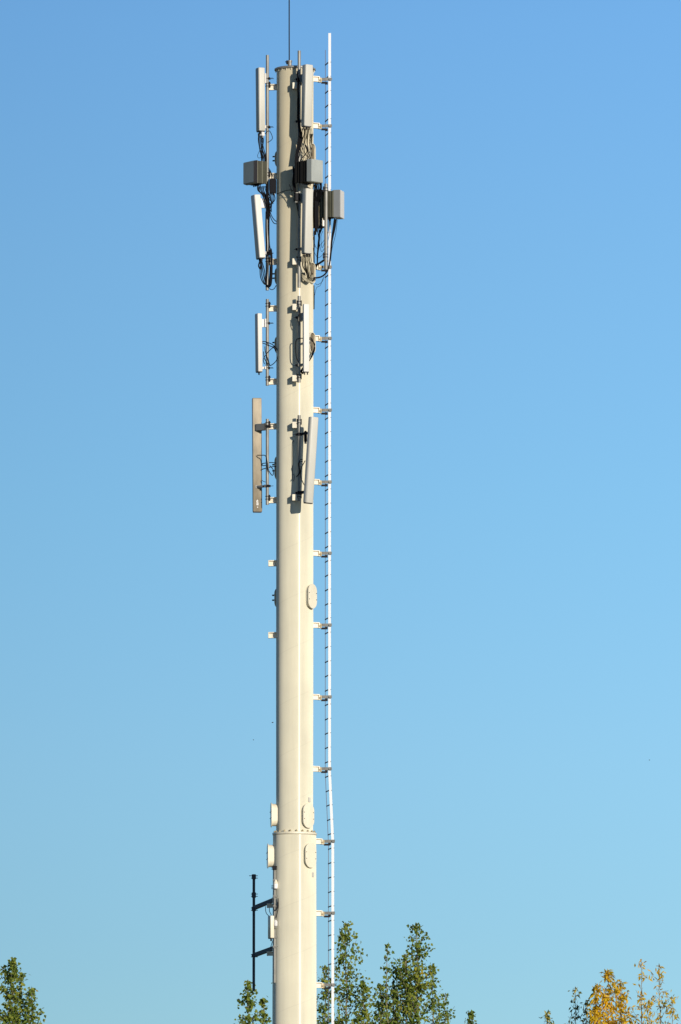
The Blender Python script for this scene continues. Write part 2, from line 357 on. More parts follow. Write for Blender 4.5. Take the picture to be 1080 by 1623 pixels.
# ------------------------------------------------------------------ mounting pipes
def ubolt(m, c, r, out, side, ln=.07, th=.006):
    for s in (-1, 1): m.cyl(c + side * (s * (r + .01)) - out * .03, c + side * (s * (r + .01)) + out * ln, th, 6)
    m.cyl(c - out * (r + .004) - side * (r + .01), c - out * (r + .004) + side * (r + .01), th, 6)
def pipe(px, y, t0, t1, clamps, label, group, mount_az, r=.034, offset=0, mt='galv'):
    top, bot = P(px, t0, y), P(px, t1, y); x = (top.x + bot.x) / 2
    o = thing('mounting_pipe', label, 'pipe', (x, y, bot.z), group)
    m = MB(); m.tube([(x, y, bot.z), (x, y, top.z)], r, 20); m.build('pipe', M[mt], o)
    f, t = AZ(mount_az)
    for py in clamps:
        z = P(px, py, y).z; m = MB(); c = Vector((x, y, z))
        for dz in (-.03, .03):
            m.tube([c + UP * dz + (f * math.cos(k * math.pi / 8) + t * math.sin(k * math.pi / 8)) * (r + .006) for k in range(17)], .0065, 6)
            for s in (-1, 1): m.cyl(c + UP * dz + t * (s * (r + .006)), c + UP * dz + t * (s * (r + .006)) - f * .07, .006, 6)
        m.box(c - f * (r + .014), f, t, UP, .012, .055, .06, 0, .003)
        m.build('clamp', M['dark'], o)
    return o
G = 'galvanised mounting pipes on the mast'
AX, AY = 424.0, -.02
BX, BY = 474.4, -.575
pipe(AX, AY, 87, 460, (134, 276, 412), 'long grey pipe left of the mast holding the two uppermost left antennas', G, A_AZ)
pipe(AX, AY, 474, 611, (483, 600), 'short grey pipe left of the mast behind the slim white antenna', G, A_AZ)
pipe(AX, AY, 664, 800, (672, 789), 'grey pipe left of the mast beside the long brown-backed antenna', G, A_AZ)
pipe(BX, BY, 80, 455.5, (130, 274, 410), 'long grey pipe on the mast front holding the two uppermost front antennas', G, 0)
pipe(BX, BY, 469, 606, (480, 596), 'short grey pipe on the mast front behind the slim white antenna', G, 0)
pipe(BX, BY, 658, 794, (668, 785), 'grey pipe on the mast front behind the leaning antenna', G, 0)
CX, CY = 517.0, -.25
pipe(CX, CY, 291, 427, (300, 405), 'grey pipe standing in front of the ladder beside the rightmost radio unit', G, 90, r=.038)
arm = MB(); arm.tube([P(498, 421, .05), P(505, 418, -.08), P(517, 410, CY)], .022, 10)
tag(arm.build('support_arm', M['dark']), 'dark slanting arm between mast and pipe in front of the ladder', 'bracket arm')

# ------------------------------------------------------------------ panel antennas
def panel(top, bot, y, w, d, a, mt, label, group=None, rad=.03, side=None, br=(), pipe_xy=None, conn=4, brmat='galv', backmat=None, ytop=None, plugm='dark', extra=None, hang=True):
    """top/bot: (px, py) of the panel's axis ends, y: depth, a: azimuth the radome faces"""
    pt, pb = P(top[0], top[1], ytop if ytop is not None else y), P(bot[0], bot[1], y)
    o = thing('panel_antenna', label, 'antenna', pb, group)
    u = (pt - pb); Ln = u.length; u.normalize()
    f, t = AZ(a); f = (f - u * f.dot(u)).normalized(); t = u.cross(f) * -1
    if t.dot(AZ(a)[1]) < 0: t = -t
    prof = []
    for cx, cy, a0 in ((d / 2 - rad, w / 2 - rad, 0), (-d / 2 + .008, w / 2 - .008, 90), (-d / 2 + .008, -w / 2 + .008, 180), (d / 2 - rad, -w / 2 + rad, 270)):
        rr = rad if a0 in (0, 270) else .008
        for k in range(6):
            q = R(a0 + k * 18); prof.append((cx + rr * math.cos(q), cy + rr * math.sin(q)))
    m = MB(); rings = []
    for h, sc in ((0.0, .93), (.008, 1), (Ln - .02, 1), (Ln - .004, .95), (Ln, .86)):
        rings.append([m.b.verts.new(pb + u * h + f * (x * sc) + t * (yy * sc)) for x, yy in prof])
    n = len(prof)
    for A_, B_ in zip(rings, rings[1:]):
        for k in range(n):
            fc = m.b.faces.new((A_[k], A_[(k + 1) % n], B_[(k + 1) % n], B_[k])); fc.smooth = True
            if backmat and 6 <= k <= 16: fc.material_index = 1
    m.b.faces.new([m.b.verts.new(v.co) for v in rings[-1]])
    rd = m.build('radome', [M[mt], M[backmat]] if backmat else M[mt], o)
    md = rd.modifiers.new('e', 'EDGE_SPLIT'); md.split_angle = R(40)
    m = MB(); rings = [[m.b.verts.new(pb + u * h + f * (x * sc) + t * (yy * sc)) for x, yy in prof] for h, sc in ((-.018, .9), (-.002, .93))]
    for k in range(n): m.b.faces.new((rings[0][k], rings[0][(k + 1) % n], rings[1][(k + 1) % n], rings[1][k]))
    m.b.faces.new(rings[0][::-1]); m.b.faces.new(rings[1]); m.build('end_cap', M['endcap'], o)
    for k in range(conn):
        s = (k - (conn - 1) / 2) * (w * .8 / max(1, conn)); c = pb + t * s + f * (.018 if k % 2 else -.02)
        m = MB(); m.cyl(c - u * .065, c - u * .014, .013, 8); m.build('connector', M[plugm], o)
    if pipe_xy:
        for (bpy_, bh, thick) in br:
            hh = (Z(bpy_, y) - pb.z) / u.z; c = pb + u * hh - f * (d / 2); tgt = Vector((pipe_xy[0], pipe_xy[1], c.z)); v = tgt - c; ln = v.length; v.normalize(); sd = v.cross(UP).normalized()
            m = MB()
            e = c + v * (ln - .03)
            m.box((c + e) / 2 + v * .0, v, sd, UP, (e - c).length / 2 + .012, thick, bh / 2, 0, .004)
            m.box(e, v, sd, UP, .012, .055, bh / 2 + .006, 0, .003)
            m.box(c + f * -.004, f, t, UP, .01, w * .25, bh / 2 + .008, 0, .003)
            m.build('tilt_bracket', M[brmat], o)
            m = MB(); cc = Vector((pipe_xy[0], pipe_xy[1], c.z))
            for s in (-1, 1): m.cyl(cc + sd * (s * .045) - v * .04, cc + sd * (s * .045) + v * .13, .005, 6)
            m.box(cc + v * .045, v, sd, UP, .008, .058, .025, 0, .003)
            m.build('pipe_clamp', M['dark'], o)
    if extra: extra(o, pb, u, f, t, Ln, w, d)
    return o, pb, pt, f, t, u
axy = (P(AX, 300, AY).x, AY); bxy = (P(BX, 300, BY).x, BY); 
panel((412.2, 107.5), (413.2, 207.5), -.03, .19, .14, -66, 'radome', 'upright grey panel antenna at the top left of the mast', br=((124, .20, .03), (201, .05, .02)), pipe_xy=axy, brmat='white')
panel((405.0, 309), (413.2, 409), -.06, .20, .14, -62, 'radome_w', 'pale panel antenna below the left radio unit, leaning out at its top', br=((322, .20, .035), (401, .05, .02)), pipe_xy=axy, brmat='white')
panel((409.6, 497), (410.6, 589), -.03, .15, .10, -62, 'radome_w', 'slim white panel antenna left of the mast, third from the top', br=((512, .17, .02), (583, .05, .022)), pipe_xy=axy, brmat='white', rad=.02, conn=2)
def logo(o, pb, u, f, t, Ln, w, d):
    m = MB(); b = pb + u * .14 - f * (d / 2 + .003) + t * .005
    for dx, dz, hx, hz in ((0, .0, .022, .006), (.012, .022, .006, .022), (-.012, .03, .006, .018), (0, .045, .02, .005), (.014, .075, .006, .018), (-.006, .08, .014, .006), (-.002, -.05, .01, .008), (.0, .1, .004, .012)):
        m.box(b + t * dx + u * dz, t, f, u, hx, .001, hz)
    m.build('logo', M['sticker'], o)
panel((407.0, 631), (408.0, 811), .17, .195, .10, -168, 'radome_d', 'long antenna at lower left of the antenna group, its brown back towards us', br=((678, .14, .055), (772, .045, .03)), pipe_xy=axy, brmat='midgrey', backmat='back', rad=.03, conn=0, extra=logo)

panel((488.3, 102.5), (486.2, 200), -.83, .19, .145, 33, 'radome', 'grey panel antenna at the top of the mast front', br=((122, .18, .02), (189, .05, .02)), pipe_xy=bxy, brmat='galv')
panel((488.6, 299), (486.6, 401.5), -.83, .19, .145, 33, 'radome', 'grey panel antenna on the mast front directly below the radio unit', br=((312, .18, .02), (392, .05, .02)), pipe_xy=bxy, brmat='galv')
panel((485.3, 482), (485.3, 589), -.76, .128, .07, 22, 'radome_w', 'slim white panel antenna on the mast front, nearly as pale as the mast', br=((501, .17, .02), (577, .05, .02)), pipe_xy=bxy, rad=.015, conn=2)
panel((497.8, 661), (489.2, 797), -.86, .20, .115, 35, 'radome', 'grey rounded panel antenna leaning over the right edge of the mast, lowest on the front', br=((686, .05, .02), (779, .06, .022)), pipe_xy=bxy, rad=.045, conn=0, brmat='dark', ytop=-.92)

# ------------------------------------------------------------------ radio units
def unit(cx, cy, t0, t1, y, a, w, dc, ds, finmat, label, group, nf=9, covmat='unit', sidemat='unit', taper=.0):
    """cx: photo column of the unit's centre; front cover depth dc, heat sink depth ds behind it"""
    pt, pb = P(cx, t0, y), P(cx, t1, y); c = (pt + pb) / 2; h = (pt.z - pb.z); f, t = AZ(a)
    o = thing('radio_unit', label, 'radio unit', pb, group)
    cf = c + f * ((dc + ds) / 2 - dc / 2)
    m = MB(); hx = dc / 2; k = taper
    p = [cf + f * (i * hx) + t * (j * (w / 2)) + UP * (s * (h / 2 - (k if i > 0 else 0))) for s in (-1, 1) for i, j in ((-1, -1), (1, -1), (1, 1), (-1, 1))]
    tmp = bmesh.new(); v = [tmp.verts.new(q) for q in p]
    for fc in ((3, 2, 1, 0), (4, 5, 6, 7), (0, 1, 5, 4), (1, 2, 6, 5), (2, 3, 7, 6), (3, 0, 4, 7)): tmp.faces.new([v[i] for i in fc])
    bmesh.ops.bevel(tmp, geom=list(tmp.edges), offset=.008, segments=2, affect='EDGES'); tmp.normal_update()
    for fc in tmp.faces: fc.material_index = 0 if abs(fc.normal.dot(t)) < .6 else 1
    m.merge(tmp)
    cv = m.build('cover', [M[covmat], M[sidemat]], o)
    cs = c - f * ((dc + ds) / 2 - ds / 2)
    m = MB(); m.box(cs, f, t, UP, ds / 2, w / 2 - .045, h / 2 - .02, 0, .006); m.build('chassis', M['findark'], o)
    for sd in (-1, 1):
        m = MB(); m.box(cs + t * (sd * (w / 2 - .046)), f, t, UP, ds / 2 - .002, .004, h / 2 - .014)
        for k in range(nf):
            q = cs + f * (-ds / 2 + (k + .5) * ds / nf); m.box(q + t * (sd * (w / 2 - .026)), f, t, UP, .0045, .022, h / 2 - .012)
        for e in (-1, 0, 1): m.box(cs + t * (sd * (w / 2 - .028)) + f * (e * ds * .49), f, t, UP, .011, .027, h / 2 - .008)
        m.build('heat_sink', M[finmat], o)
    m = MB(); m.box(cs - f * (ds / 2 + .015), f, t, UP, .012, w * .3, h * .36, 0, .004); m.build('back_bracket', M['galv'], o)
    for k in range(5):
        q = cs + t * ((k - 2) * w * .15) - UP * (h / 2 - .02); m = MB(); m.cyl(q, q - UP * .05, .014, 8); m.build('connector', M['dark'], o)
    return o
GU = 'grey radio units near the top of the mast'
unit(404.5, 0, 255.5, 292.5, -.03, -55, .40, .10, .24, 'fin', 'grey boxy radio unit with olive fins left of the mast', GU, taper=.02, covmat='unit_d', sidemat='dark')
unit(490.0, 0, 254.5, 290, -.82, 47, .36, .14, .34, 'findark', 'grey boxy radio unit with black ribbed side on the mast front', GU, nf=6)
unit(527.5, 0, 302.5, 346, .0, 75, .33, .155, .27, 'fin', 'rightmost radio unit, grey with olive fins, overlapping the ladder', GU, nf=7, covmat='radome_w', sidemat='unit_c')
# slim dark unit between mast and ladder
pt, pb = P(506, 301, .05), P(506, 361, .05)
cu = thing('filter_unit', 'dark slim unit with tan edges hanging between mast and ladder', 'filter unit', pb)
f_, t_ = AZ(20); cc = (pt + pb) / 2; hh = (pt.z - pb.z) / 2
m = MB(); m.box(cc, f_, t_, UP, .10, .105, hh, 0, .006); m.build('housing', M['dark'], cu)
for off, wd in ((-.03, .012), (.035, .014)):
    m = MB(); m.box(cc + f_ * .106 + t_ * off - UP * .12, f_, t_, UP, .006, wd, hh * .62, 0, .003); m.build('lit_edge_strip', M['tan'] if off < 0 else M['cream'], cu)  # sunlit edges of the housing put in as lighter strips
m = MB(); m.box(cc + f_ * .108 + t_ * .085 - UP * (hh * .78), f_, t_, UP, .008, .033, .065, 0, .004); m.build('label_plate', M['white'], cu)
m = MB(); m.box(cc + f_ * .108 + t_ * .08 + UP * .1, f_, t_, UP, .006, .03, hh * .7, 0, .003); m.build('shade_panel', M['fin'], cu)  # brown shading on the housing put in as a coloured panel

def smallbox(px, py, y, a, w, d, h, mt, name, label, cat, cap=None):
    o = thing(name, label, cat, P(px, py + h * 37, y)); f, t = AZ(a); c = P(px, py, y)
    m = MB(); m.box(c, f, t, UP, d / 2, w / 2, h / 2, 0, .008); m.build('housing', M[mt], o)
    m = MB(); m.box(c + UP * (h / 2 + .006), f, t, UP, d / 2 - .01, w / 2 - .01, .008, 0, .003); m.build('lid', M[cap or mt], o)
    for k in range(3): m = MB(); q = c + t * ((k - 1) * w * .28) - UP * (h / 2); m.cyl(q, q - UP * .04, .012, 8); m.build('connector', M['galv'], o)
    return o
smallbox(433, 295, -.1, -20, .11, .12, .30, 'dark', 'splitter_box', 'black box tucked between left pipe and mast, beside the left radio unit', 'splitter box')
smallbox(471.0, 312, -.62, 20, .10, .10, .16, 'dark', 'splitter_box', 'small dark box beside the front pipe under the front radio unit', 'splitter box', 'galv')
smallbox(415.8, 212, -.05, -40, .08, .08, .085, 'white', 'amplifier_box', 'tiny white box hanging under the top left antenna', 'amplifier')
smallbox(484.5, 692, -.70, 35, .05, .06, .22, 'black', 'tilt_actuator', 'black actuator behind the leaning front antenna', 'actuator')

# ------------------------------------------------------------------ cables
rnd = random.Random(5)
def cable(pts, r, label, group=None, mt='black', jit=0.0):
    p = [P(a + rnd.uniform(-jit, jit), b + rnd.uniform(-jit, jit), c) for a, b, c in pts]
    m = MB(); m.tube(smooth_path(p, 7), r, 7); return tag(m.build('cable', M[mt]), label, 'cable', group)
def on_shaft(px, extra=.02, r=RU):
    x = P(px, 500, -.3).x; x = max(-r + .01, min(r - .01, x)); return -math.sqrt(max(0, r * r - x * x)) - extra
ORD = ['first', 'second', 'third', 'fourth', 'fifth', 'sixth', 'seventh', 'eighth', 'ninth', 'tenth', 'eleventh', 'twelfth', 'thirteenth', 'fourteenth', 'fifteenth', 'sixteenth']
def nth(k): return ORD[k] + ' from left, '
L1 = 'black cable from top left antenna to left radio unit'
for k in range(7):
    x0 = 409.5 + k * 1.25; x1 = 414 + k * 1.3
    cable([(x0, 211, -.04), (x0 + rnd.uniform(-1.5, 2), 222, -.06), (x0 + 2 + rnd.uniform(-1.5, 1.5), 236, -.07), (x1 + rnd.uniform(-1, 1), 247, -.06), (x1 + 1, 259, -.03)], rnd.choice((.009, .012, .012)), nth(k) + L1, 'cables under the top left antenna', jit=.5)
cable([(420, 212, -.05), (427, 207, -.06), (432, 217, -.08), (430, 222, -.08), (425, 225, -.06)], .007, 'thin black loop beside the pipe under the top left antenna')
cable([(417, 226, -.05), (411, 240, -.1), (408.5, 246, -.12), (410, 250, -.12), (416, 249, -.08)], .005, 'hair-thin black loop above the left radio unit')
L2 = 'black cable hanging below the left radio unit towards its pipe'
for k in range(11):
    x0 = 408 + k * 1.6; e = rnd.uniform(421, 431)
    cable([(x0, 295, -.05), (x0 + 1.5, 302 + rnd.uniform(-2, 2), -.09), ((x0 + e) / 2 + 1, 311 + rnd.uniform(-3, 4), -.1), (e, 322 + rnd.uniform(-5, 5), -.1), (424.5 + rnd.uniform(-2, 4), 342 + rnd.uniform(-4, 6), -.07)], rnd.choice((.008, .010, .012)), nth(k) + L2, 'cables below the left radio unit', jit=.6)
L3 = 'black cable running down along the left pipe beside the leaning antenna'
for k in range(4):
    xx = (421.6, 426.2, 427.4, 422.4)[k]
    cable([(xx, 335, -.07), (xx + rnd.uniform(-.6, .6), 360, -.075), (xx + .4 + rnd.uniform(-.8, .8), 385, -.07), (xx + 1.4 + rnd.uniform(-.6, 1), 400, -.09), (xx + 2, 425, -.09), (xx + .5, 447, -.07), (xx, 455, -.05)], .0085, 'black cable along the left pipe beside the leaning antenna, ' + ('leftmost', 'second from right', 'rightmost', 'second from left')[k], 'cables along the left pipe')
for k in range(5):
    cable([(425.5 + k * .5, 404, -.1), (427 + k * .7, 398 - k, -.12), (429 + k * .6, 404, -.12), (429.8 + k * .5, 425, -.11), (428 + k * .6, 445 + k, -.1), (426, 456, -.06)], .0105, 'thick black cable, ' + ORD[k] + ' from left, looping beside the left pipe foot', 'thick loops by the left pipe')
for k in range(4):
    cable([(411 + k * 1.2, 412, -.05), (413 + k, 418, -.06), (412.5 + k * 2.2, 428, -.08), (414 + k * 2, 440 - k * 2, -.08), (419 + k, 449, -.08), (426, 452 + k, -.07)], .0105, nth(k) + 'black cable drooping from the foot of the leaning left antenna', 'drooping cables under the left antenna', jit=.5)
cable([(412, 414, -.06), (410.3, 421, -.08), (413, 426, -.08), (415, 420, -.07)], .016, 'short thick cable bend right under the leaning left antenna')
for dx, dy in ((0, 0), (2.5, 6)):
    cable([(427, 330 + dy, -.06), (430, 340 + dy, -.08), (434, 347 + dy, -.05), (438.3, 351 + dy * .6, .0)], .009, ('lower' if dy else 'upper') + ' of two black cables curving from the left pipe into the mast', 'cables curving into the mast')
cable([(427, 457, -.05), (431, 459, -.06), (435, 457, -.03), (438, 452, 0)], .008, 'thin black cable from the pipe foot to the mast at upper left')
for k in range(8):
    x0 = 424 + rnd.uniform(0, 11); cable([(x0, 284 + rnd.uniform(0, 8), -.1), (x0 + rnd.uniform(-2, 2), 303, -.14), (x0 + rnd.uniform(-3, 3), 316, -.14), (428 + rnd.uniform(-3, 6), 332 + rnd.uniform(-8, 6), -.1)], .009, 'black cable tangled between left pipe and mast', 'tangled cables by the mast edge')
for k in range(4):
    cable([(426, 266 + 3 * k, -.05), (429 + k, 271 + 2 * k, -.1), (431, 280 + k, -.1), (433, 290, -.1)], .008, 'short black cable, ' + ORD[k] + ' from above, beside the left radio unit bracket', 'cables over the bracket')
cable([(437.8, 307, -.02), (441, 306.5, on_shaft(441, .01)), (448, 303.5, on_shaft(448, .01)), (458, 301, on_shaft(458, .012)), (468, 302, on_shaft(468, .05))], .005, 'thin cable drawn across the mast under the radio units')
# front column, between the top front antenna and its radio unit
L4 = 'pale cable between top front antenna and front radio unit'
for k in range(12):
    x0 = 479 + k * 1.35; ys = on_shaft(x0, .10)
    cable([(x0, 203, -.8), (x0 + rnd.uniform(-1.5, 1.5), 212, -.76), (x0 + rnd.uniform(-4, 3), 226, min(ys, -.6) + rnd.uniform(0, .1)), (x0 - 1 + rnd.uniform(-4, 4), 240, -.62), (480 + rnd.uniform(-8, 14), 254, -.6)], rnd.choice((.006, .009, .010)), nth(k) + (L4 if k % 2 else 'black cable between top front antenna and front radio unit'), 'pale jumpers on the mast front' if k % 2 else 'black jumpers on the mast front', mt='greycable' if k % 2 else 'black')
for k in range(6):
    cable([(471 + k * .8, 112 + k * 3, -.62), (472.5 + rnd.uniform(-1, 1), 135, -.66), (473 + rnd.uniform(-1, 1.5), 160, -.64), (473 + rnd.uniform(-1, 1.5), 190, -.64), (474 + k, 215, -.64), (470 + k, 240, -.6), (468 + k, 256, -.6)], .012, 'black cable, ' + ORD[k] + ' from left at its top, down the front pipe', 'cables down the front pipe')
for k in range(5):
    cable([(492 + k, 212, -.78), (494 + rnd.uniform(-1, 1), 225, -.5), (492.5 + k * .4, 236, -.42), (494.5, 243 + k, -.32)], .009, nth(k) + 'cable entering the open port beside the top front antenna', 'cables into the upper right port', mt='greycable' if k % 2 else 'black')
for k in range(6):
    cable([(464.5 + k, 262 + k * 2, -.64), (465 + k * .4, 276, -.68), (464 + k * .8, 290, -.66), (467 + k * .6, 305, -.62), (472 + rnd.uniform(-2, 1), 322, -.6), (474 + k * .3, 345, -.6)], .0085, nth(k) + 'black cable hanging on the left of the front radio unit', 'cables left of the front radio unit')
cable([(472, 318, -.6), (467, 307, -.6), (461.5, 299, -.66), (458.8, 292, -.62), (461, 298, -.62), (466.5, 320, -.58)], .006, 'thin cable loop left of the second front antenna')
# between front unit and second front antenna, towards ladder
for k in range(16):
    x0 = 497 + k * .85; cable([(x0, 289, -.5), (x0 + rnd.uniform(-2, 2), 298, -.4), (x0 - 1 + rnd.uniform(-2, 2), 310, -.25), (502 + rnd.uniform(-4, 4), 325 + rnd.uniform(-4, 4), -.12), (501 + rnd.uniform(-3, 3), 348, -.1)], rnd.choice((.008, .010)), nth(k) + 'black cable dropping from the front radio unit beside the second front antenna', 'cables between front radio unit and ladder')
for k in range(8):
    x0 = 499.5 + k * .6; cable([(x0, 312, -.16), (x0 + rnd.uniform(-.8, .8), 335, -.16), (x0 + rnd.uniform(-1, 1), 360, -.14), (500.5 + rnd.uniform(-2.3, 1), 372, -.14)], .012, nth(k) + 'black cable in the dark bundle right of the second front antenna', 'dark bundle right of the mast')
for k in range(4):
    x0 = 503 + k * 2.6; cable([(x0, 362, -.02), (506 + rnd.uniform(-1, 1), 374, -.05), (505.5 + rnd.uniform(-1, 1), 388, -.05), (503.6 + rnd.uniform(-.8, .8), 402, -.05), (502.5 + rnd.uniform(-.6, .6), 420, -.04), (498, 428, .0)], .012, nth(k) + 'black cable hanging under the dark slim unit', 'cables under the slim unit', jit=.3)
for k in range(4):
    x0 = 498.3; cable([(x0, 366, -.1), (x0 + rnd.uniform(-.3, .3), 380 + k, -.08), (x0 - .3, 400, -.08), (x0, 425, -.05), (x0 - .5, 440, 0)], .012, 'black cable following the right edge of the mast', 'cables on the right mast edge')
for (a, b, c_, d_) in ((512, 366, 513, 392), (509, 364, 514, 398), (500, 370, 508, 393), (500, 390, 512, 408)):
    cable([(a, b, -.08), (a - 3, (b + d_) / 2 - 4, -.1), ((a + c_) / 2 - 2, d_, -.1), (c_ + 1, d_ - 6, -.12), (516, d_ - 15, -.2)], .0045, 'hair-thin cable loop between mast and ladder', 'thin loops between mast and ladder')
for k in range(4):
    cable([(530 + k * 1.2, 347, -.05), (528 + k * 1.1, 362, -.08), (525.5 + k * .6, 380, -.08), (524 + k * .4, 400, -.08), (522 + k * .3, 418, -.1), (519, 429 + k * .5, -.12), (511, 437 + k * .4, -.2), (502, 439.5 + k * .4, -.25), (492, 439 + k * .6, -.36)], .0095, 'black cable, ' + ORD[k] + ' from left, sweeping from the rightmost radio unit across the ladder', 'cables sweeping over the ladder')
cable([(535, 348, -.05), (532, 372, -.08), (527, 392, -.08), (524.5, 412, -.1)], .005, 'thin black cable hanging right of the ladder')
cable([(514, 438, -.1), (511, 446, -.05), (504, 451, 0), (500, 449, .02)], .0045, 'thin loose cable end below the sweeping cables')
cable([(512, 441, -.1), (508, 452, -.05), (502, 456, 0), (499, 468, .02)], .004, 'thinnest loose cable end right of the mast')
cable([(497.6, 452, .02), (498.0, 470, .02), (497.8, 490, .02)], .014, 'short straight black cable on the right edge of the mast')
# under second front antenna
for k in range(11):
    x0 = 480.5 + k * 1.25; x2 = 486 + k * .7
    cable([(x0, 404, -.80), (x0 + rnd.uniform(-1, 1), 413, -.76), (x0 + rnd.uniform(-1, 1.5), 422, -.66), (x2 + rnd.uniform(-2, 2), 434, -.52), (x2 + 2, 442 + rnd.uniform(-3, 3), -.42), (495.5, 436 + rnd.uniform(-4, 4), -.30)], rnd.choice((.008, .010)), nth(k) + ('pale cable fanning from the second front antenna into the port' if k % 3 else 'black cable fanning from the second front antenna into the port'), 'pale fan of cables' if k % 3 else 'black fan of cables', mt='greycable' if k % 3 else 'black')
for k in range(5):
    cable([(479 + k, 432, -.44), (480 + k, 440 - k, -.48), (485, 445 - k * .7, -.46), (491, 447 - k * 1.2, -.42), (497, 440 - k, -.30)], .009, 'pale cable, ' + ORD[k] + ' from below, curving low across the mast front into the port', 'low curve of cables', mt='greycable')
cable([(484, 406, -.78), (484.5, 418, -.72), (487, 430, -.6), (491, 440, -.48), (499, 442, -.3)], .011, 'thickest black cable below the second front antenna')
# middle front antenna
cable([(481, 536, -.7), (473, 536.5, -.64), (469.5, 540, -.6), (468.6, 550, -.58), (470, 566, -.6), (474, 574, -.6)], .0095, 'black cable loop left of the slim white front antenna')
for k in range(3):
    cable([(489, 535 + k, -.66), (494, 536 + k * 2, -.48), (498 + k * .6, 545, -.33), (499.4 - k * .8, 553, -.3), (496 - k, 563, -.36), (490.5, 572, -.52)], .008, 'black cable, ' + ORD[k] + ' from above, curving out of the middle right port', 'cables at the middle port')
cable([(474.2, 483, -.64), (475, 495, -.68), (472.5, 506, -.66), (475, 515, -.66)], .008, 'short black cable at the top of the slim front antenna')
for k in range(2):
    cable([(480, 728 + 3 * k, -.74), (476, 729 + 3 * k, -.68), (474 - k, 736, -.64), (475 + k, 748, -.64), (470, 756, -.6)], .009, ('lower' if k else 'upper') + ' black cable loop behind the leaning front antenna', 'loops behind the leaning antenna')
cable([(484, 730, -.72), (478, 742, -.68), (477, 755, -.66), (481, 766, -.68), (484, 770, -.7)], .009, 'black cable bowing down behind the leaning front antenna')
# left middle and low antenna loops
cable([(415, 541, -.02), (421, 541.5, -.06), (432, 546, -.12), (440, 554, -.16), (441.5, 563, -.16), (437, 573, -.14), (429, 579, -.1), (424, 575, -.08), (419, 567, -.07), (418, 557, -.06)], .009, 'large black cable loop right of the slim white left antenna')
cable([(415, 543, -.02), (423, 546, -.05), (434, 551, -.10), (437, 556, -.0), (438.5, 551, .05)], .009, 'black cable from the slim left antenna straight to the mast')
cable([(437, 549, 0), (430, 553, -.06), (421, 563, -.08), (417.5, 570, -.07), (419.5, 577, -.06)], .008, 'short black cable crossing the pipe by the slim left antenna')
cable([(420, 549, -.05), (421, 558, -.06), (426, 572, -.07), (428, 580, -.07)], .008, 'black cable strand down the pipe by the slim left antenna')
cable([(408, 721.5, .08), (414, 721.5, 0), (421, 722.5, -.05), (424, 733, -.08), (425, 743, -.08), (430, 752, -.09), (433, 752.5, -.09), (433.5, 745, -.08), (428, 738, -.05)], .009, 'black cable looping from the brown-backed antenna past its pipe')
cable([(438, 734, .05), (430, 733, .02), (420, 734, .05), (416, 735, .1), (417, 738, .1), (425, 737, .05)], .009, 'upper black cable between the mast and the brown-backed antenna')
cable([(438, 739, .05), (430, 740, .02), (420, 742.5, .05), (415, 744, .1)], .010, 'lower black cable between the mast and the brown-backed antenna')
cable([(415, 761, .1), (418, 763, .05), (421, 764, .02)], .006, 'short cable stub behind the lower pipe')
cable([(466.5, 700, -.4), (464.5, 702, -.42), (464.0, 757, -.41), (466.5, 760, -.42), (466.5, 752, -.42), (464, 752, -.42)], .004, 'thin wire hugging the mast left of the leaning antenna')
cable([(480.5, 583, -.72), (478, 589, -.68), (481, 592, -.66)], .022, 'thick black cable stub under the slim front antenna')

# ------------------------------------------------------------------ lower left gear
om = thing('outrigger_mount', 'dark upright pole held off the lower mast by two slanting arms', 'pole mount', P(402.5, 1568, .8))
x0 = P(402.5, 1470, .8).x
m = MB(); m.tube([(x0, .8, Z(1571, .8)), (x0, .8, Z(1386, .8))], .029, 14); m.build('pole', M['navy'], om)
for a, b in (((403, 1439.5), (436, 1426)), ((403, 1514.5), (436, 1502.5))):
    p, q = P(a[0], a[1], .8), P(b[0], b[1], .12); v = (q - p).normalized(); sd = v.cross(UP).normalized(); u2 = sd.cross(v)
    m = MB(); m.box((p + q) / 2, v, sd, u2, (q - p).length / 2, .035, .042, 0, .004); m.build('arm', M['navy'], om)
for py, hh in ((1390, .05), (1419, .055), (1441, .045), (1515, .035)):
    z = Z(py, .8); m = MB(); m.bx(x0 - .045, x0 + .045, .75, .85, z - hh, z + hh, .006)
    for dz in (-.03, .02): m.cyl((x0 - (.10 if py == 1390 and dz > 0 else .06), .78, z + dz), (x0 + .085, .78, z + dz), .007, 6)
    m.build('clamp', M['navy'], om)
x1 = P(435.6, 1460, -.27).x; y1 = -.25
cp = thing('conduit_pipe', 'thin pale pipe strapped to the left side of the lower mast', 'pipe', (x1, y1, Z(1558, y1)))
m = MB(); m.tube([(x1, y1, Z(1558, y1)), (x1, y1, Z(1374, y1))], .024, 14); m.build('pipe', M['galv'], cp)
for py in (1396, 1421, 1437, 1501, 1486):
    z = Z(py, y1); m = MB(); m.bx(x1 - .035, x1 + .05, y1 - .04, y1 + .03, z - .022, z + .022, .005); m.cyl((x1 - .03, y1 - .04, z), (x1 + .10, y1 - .05, z + .01), .007, 6); m.build('strap', M['galv'], cp)
m = MB(); z = Z(1376, y1); m.bx(x1 - .05, x1 + .04, y1 - .05, y1 + .05, z - .04, z + .04, .006)
for dz in (-.03, 0, .03): m.cyl((x1 - .07, y1 - .05, z + dz), (x1 + .05, y1 - .05, z + dz), .006, 6)
m.build('top_clamp', M['dark'], cp)
sc = thing('lamp_fitting', 'small pale cone-shaped fitting on the thin pipe beside the lower mast', 'fitting', (x1, y1 - .06, Z(1410, y1)))
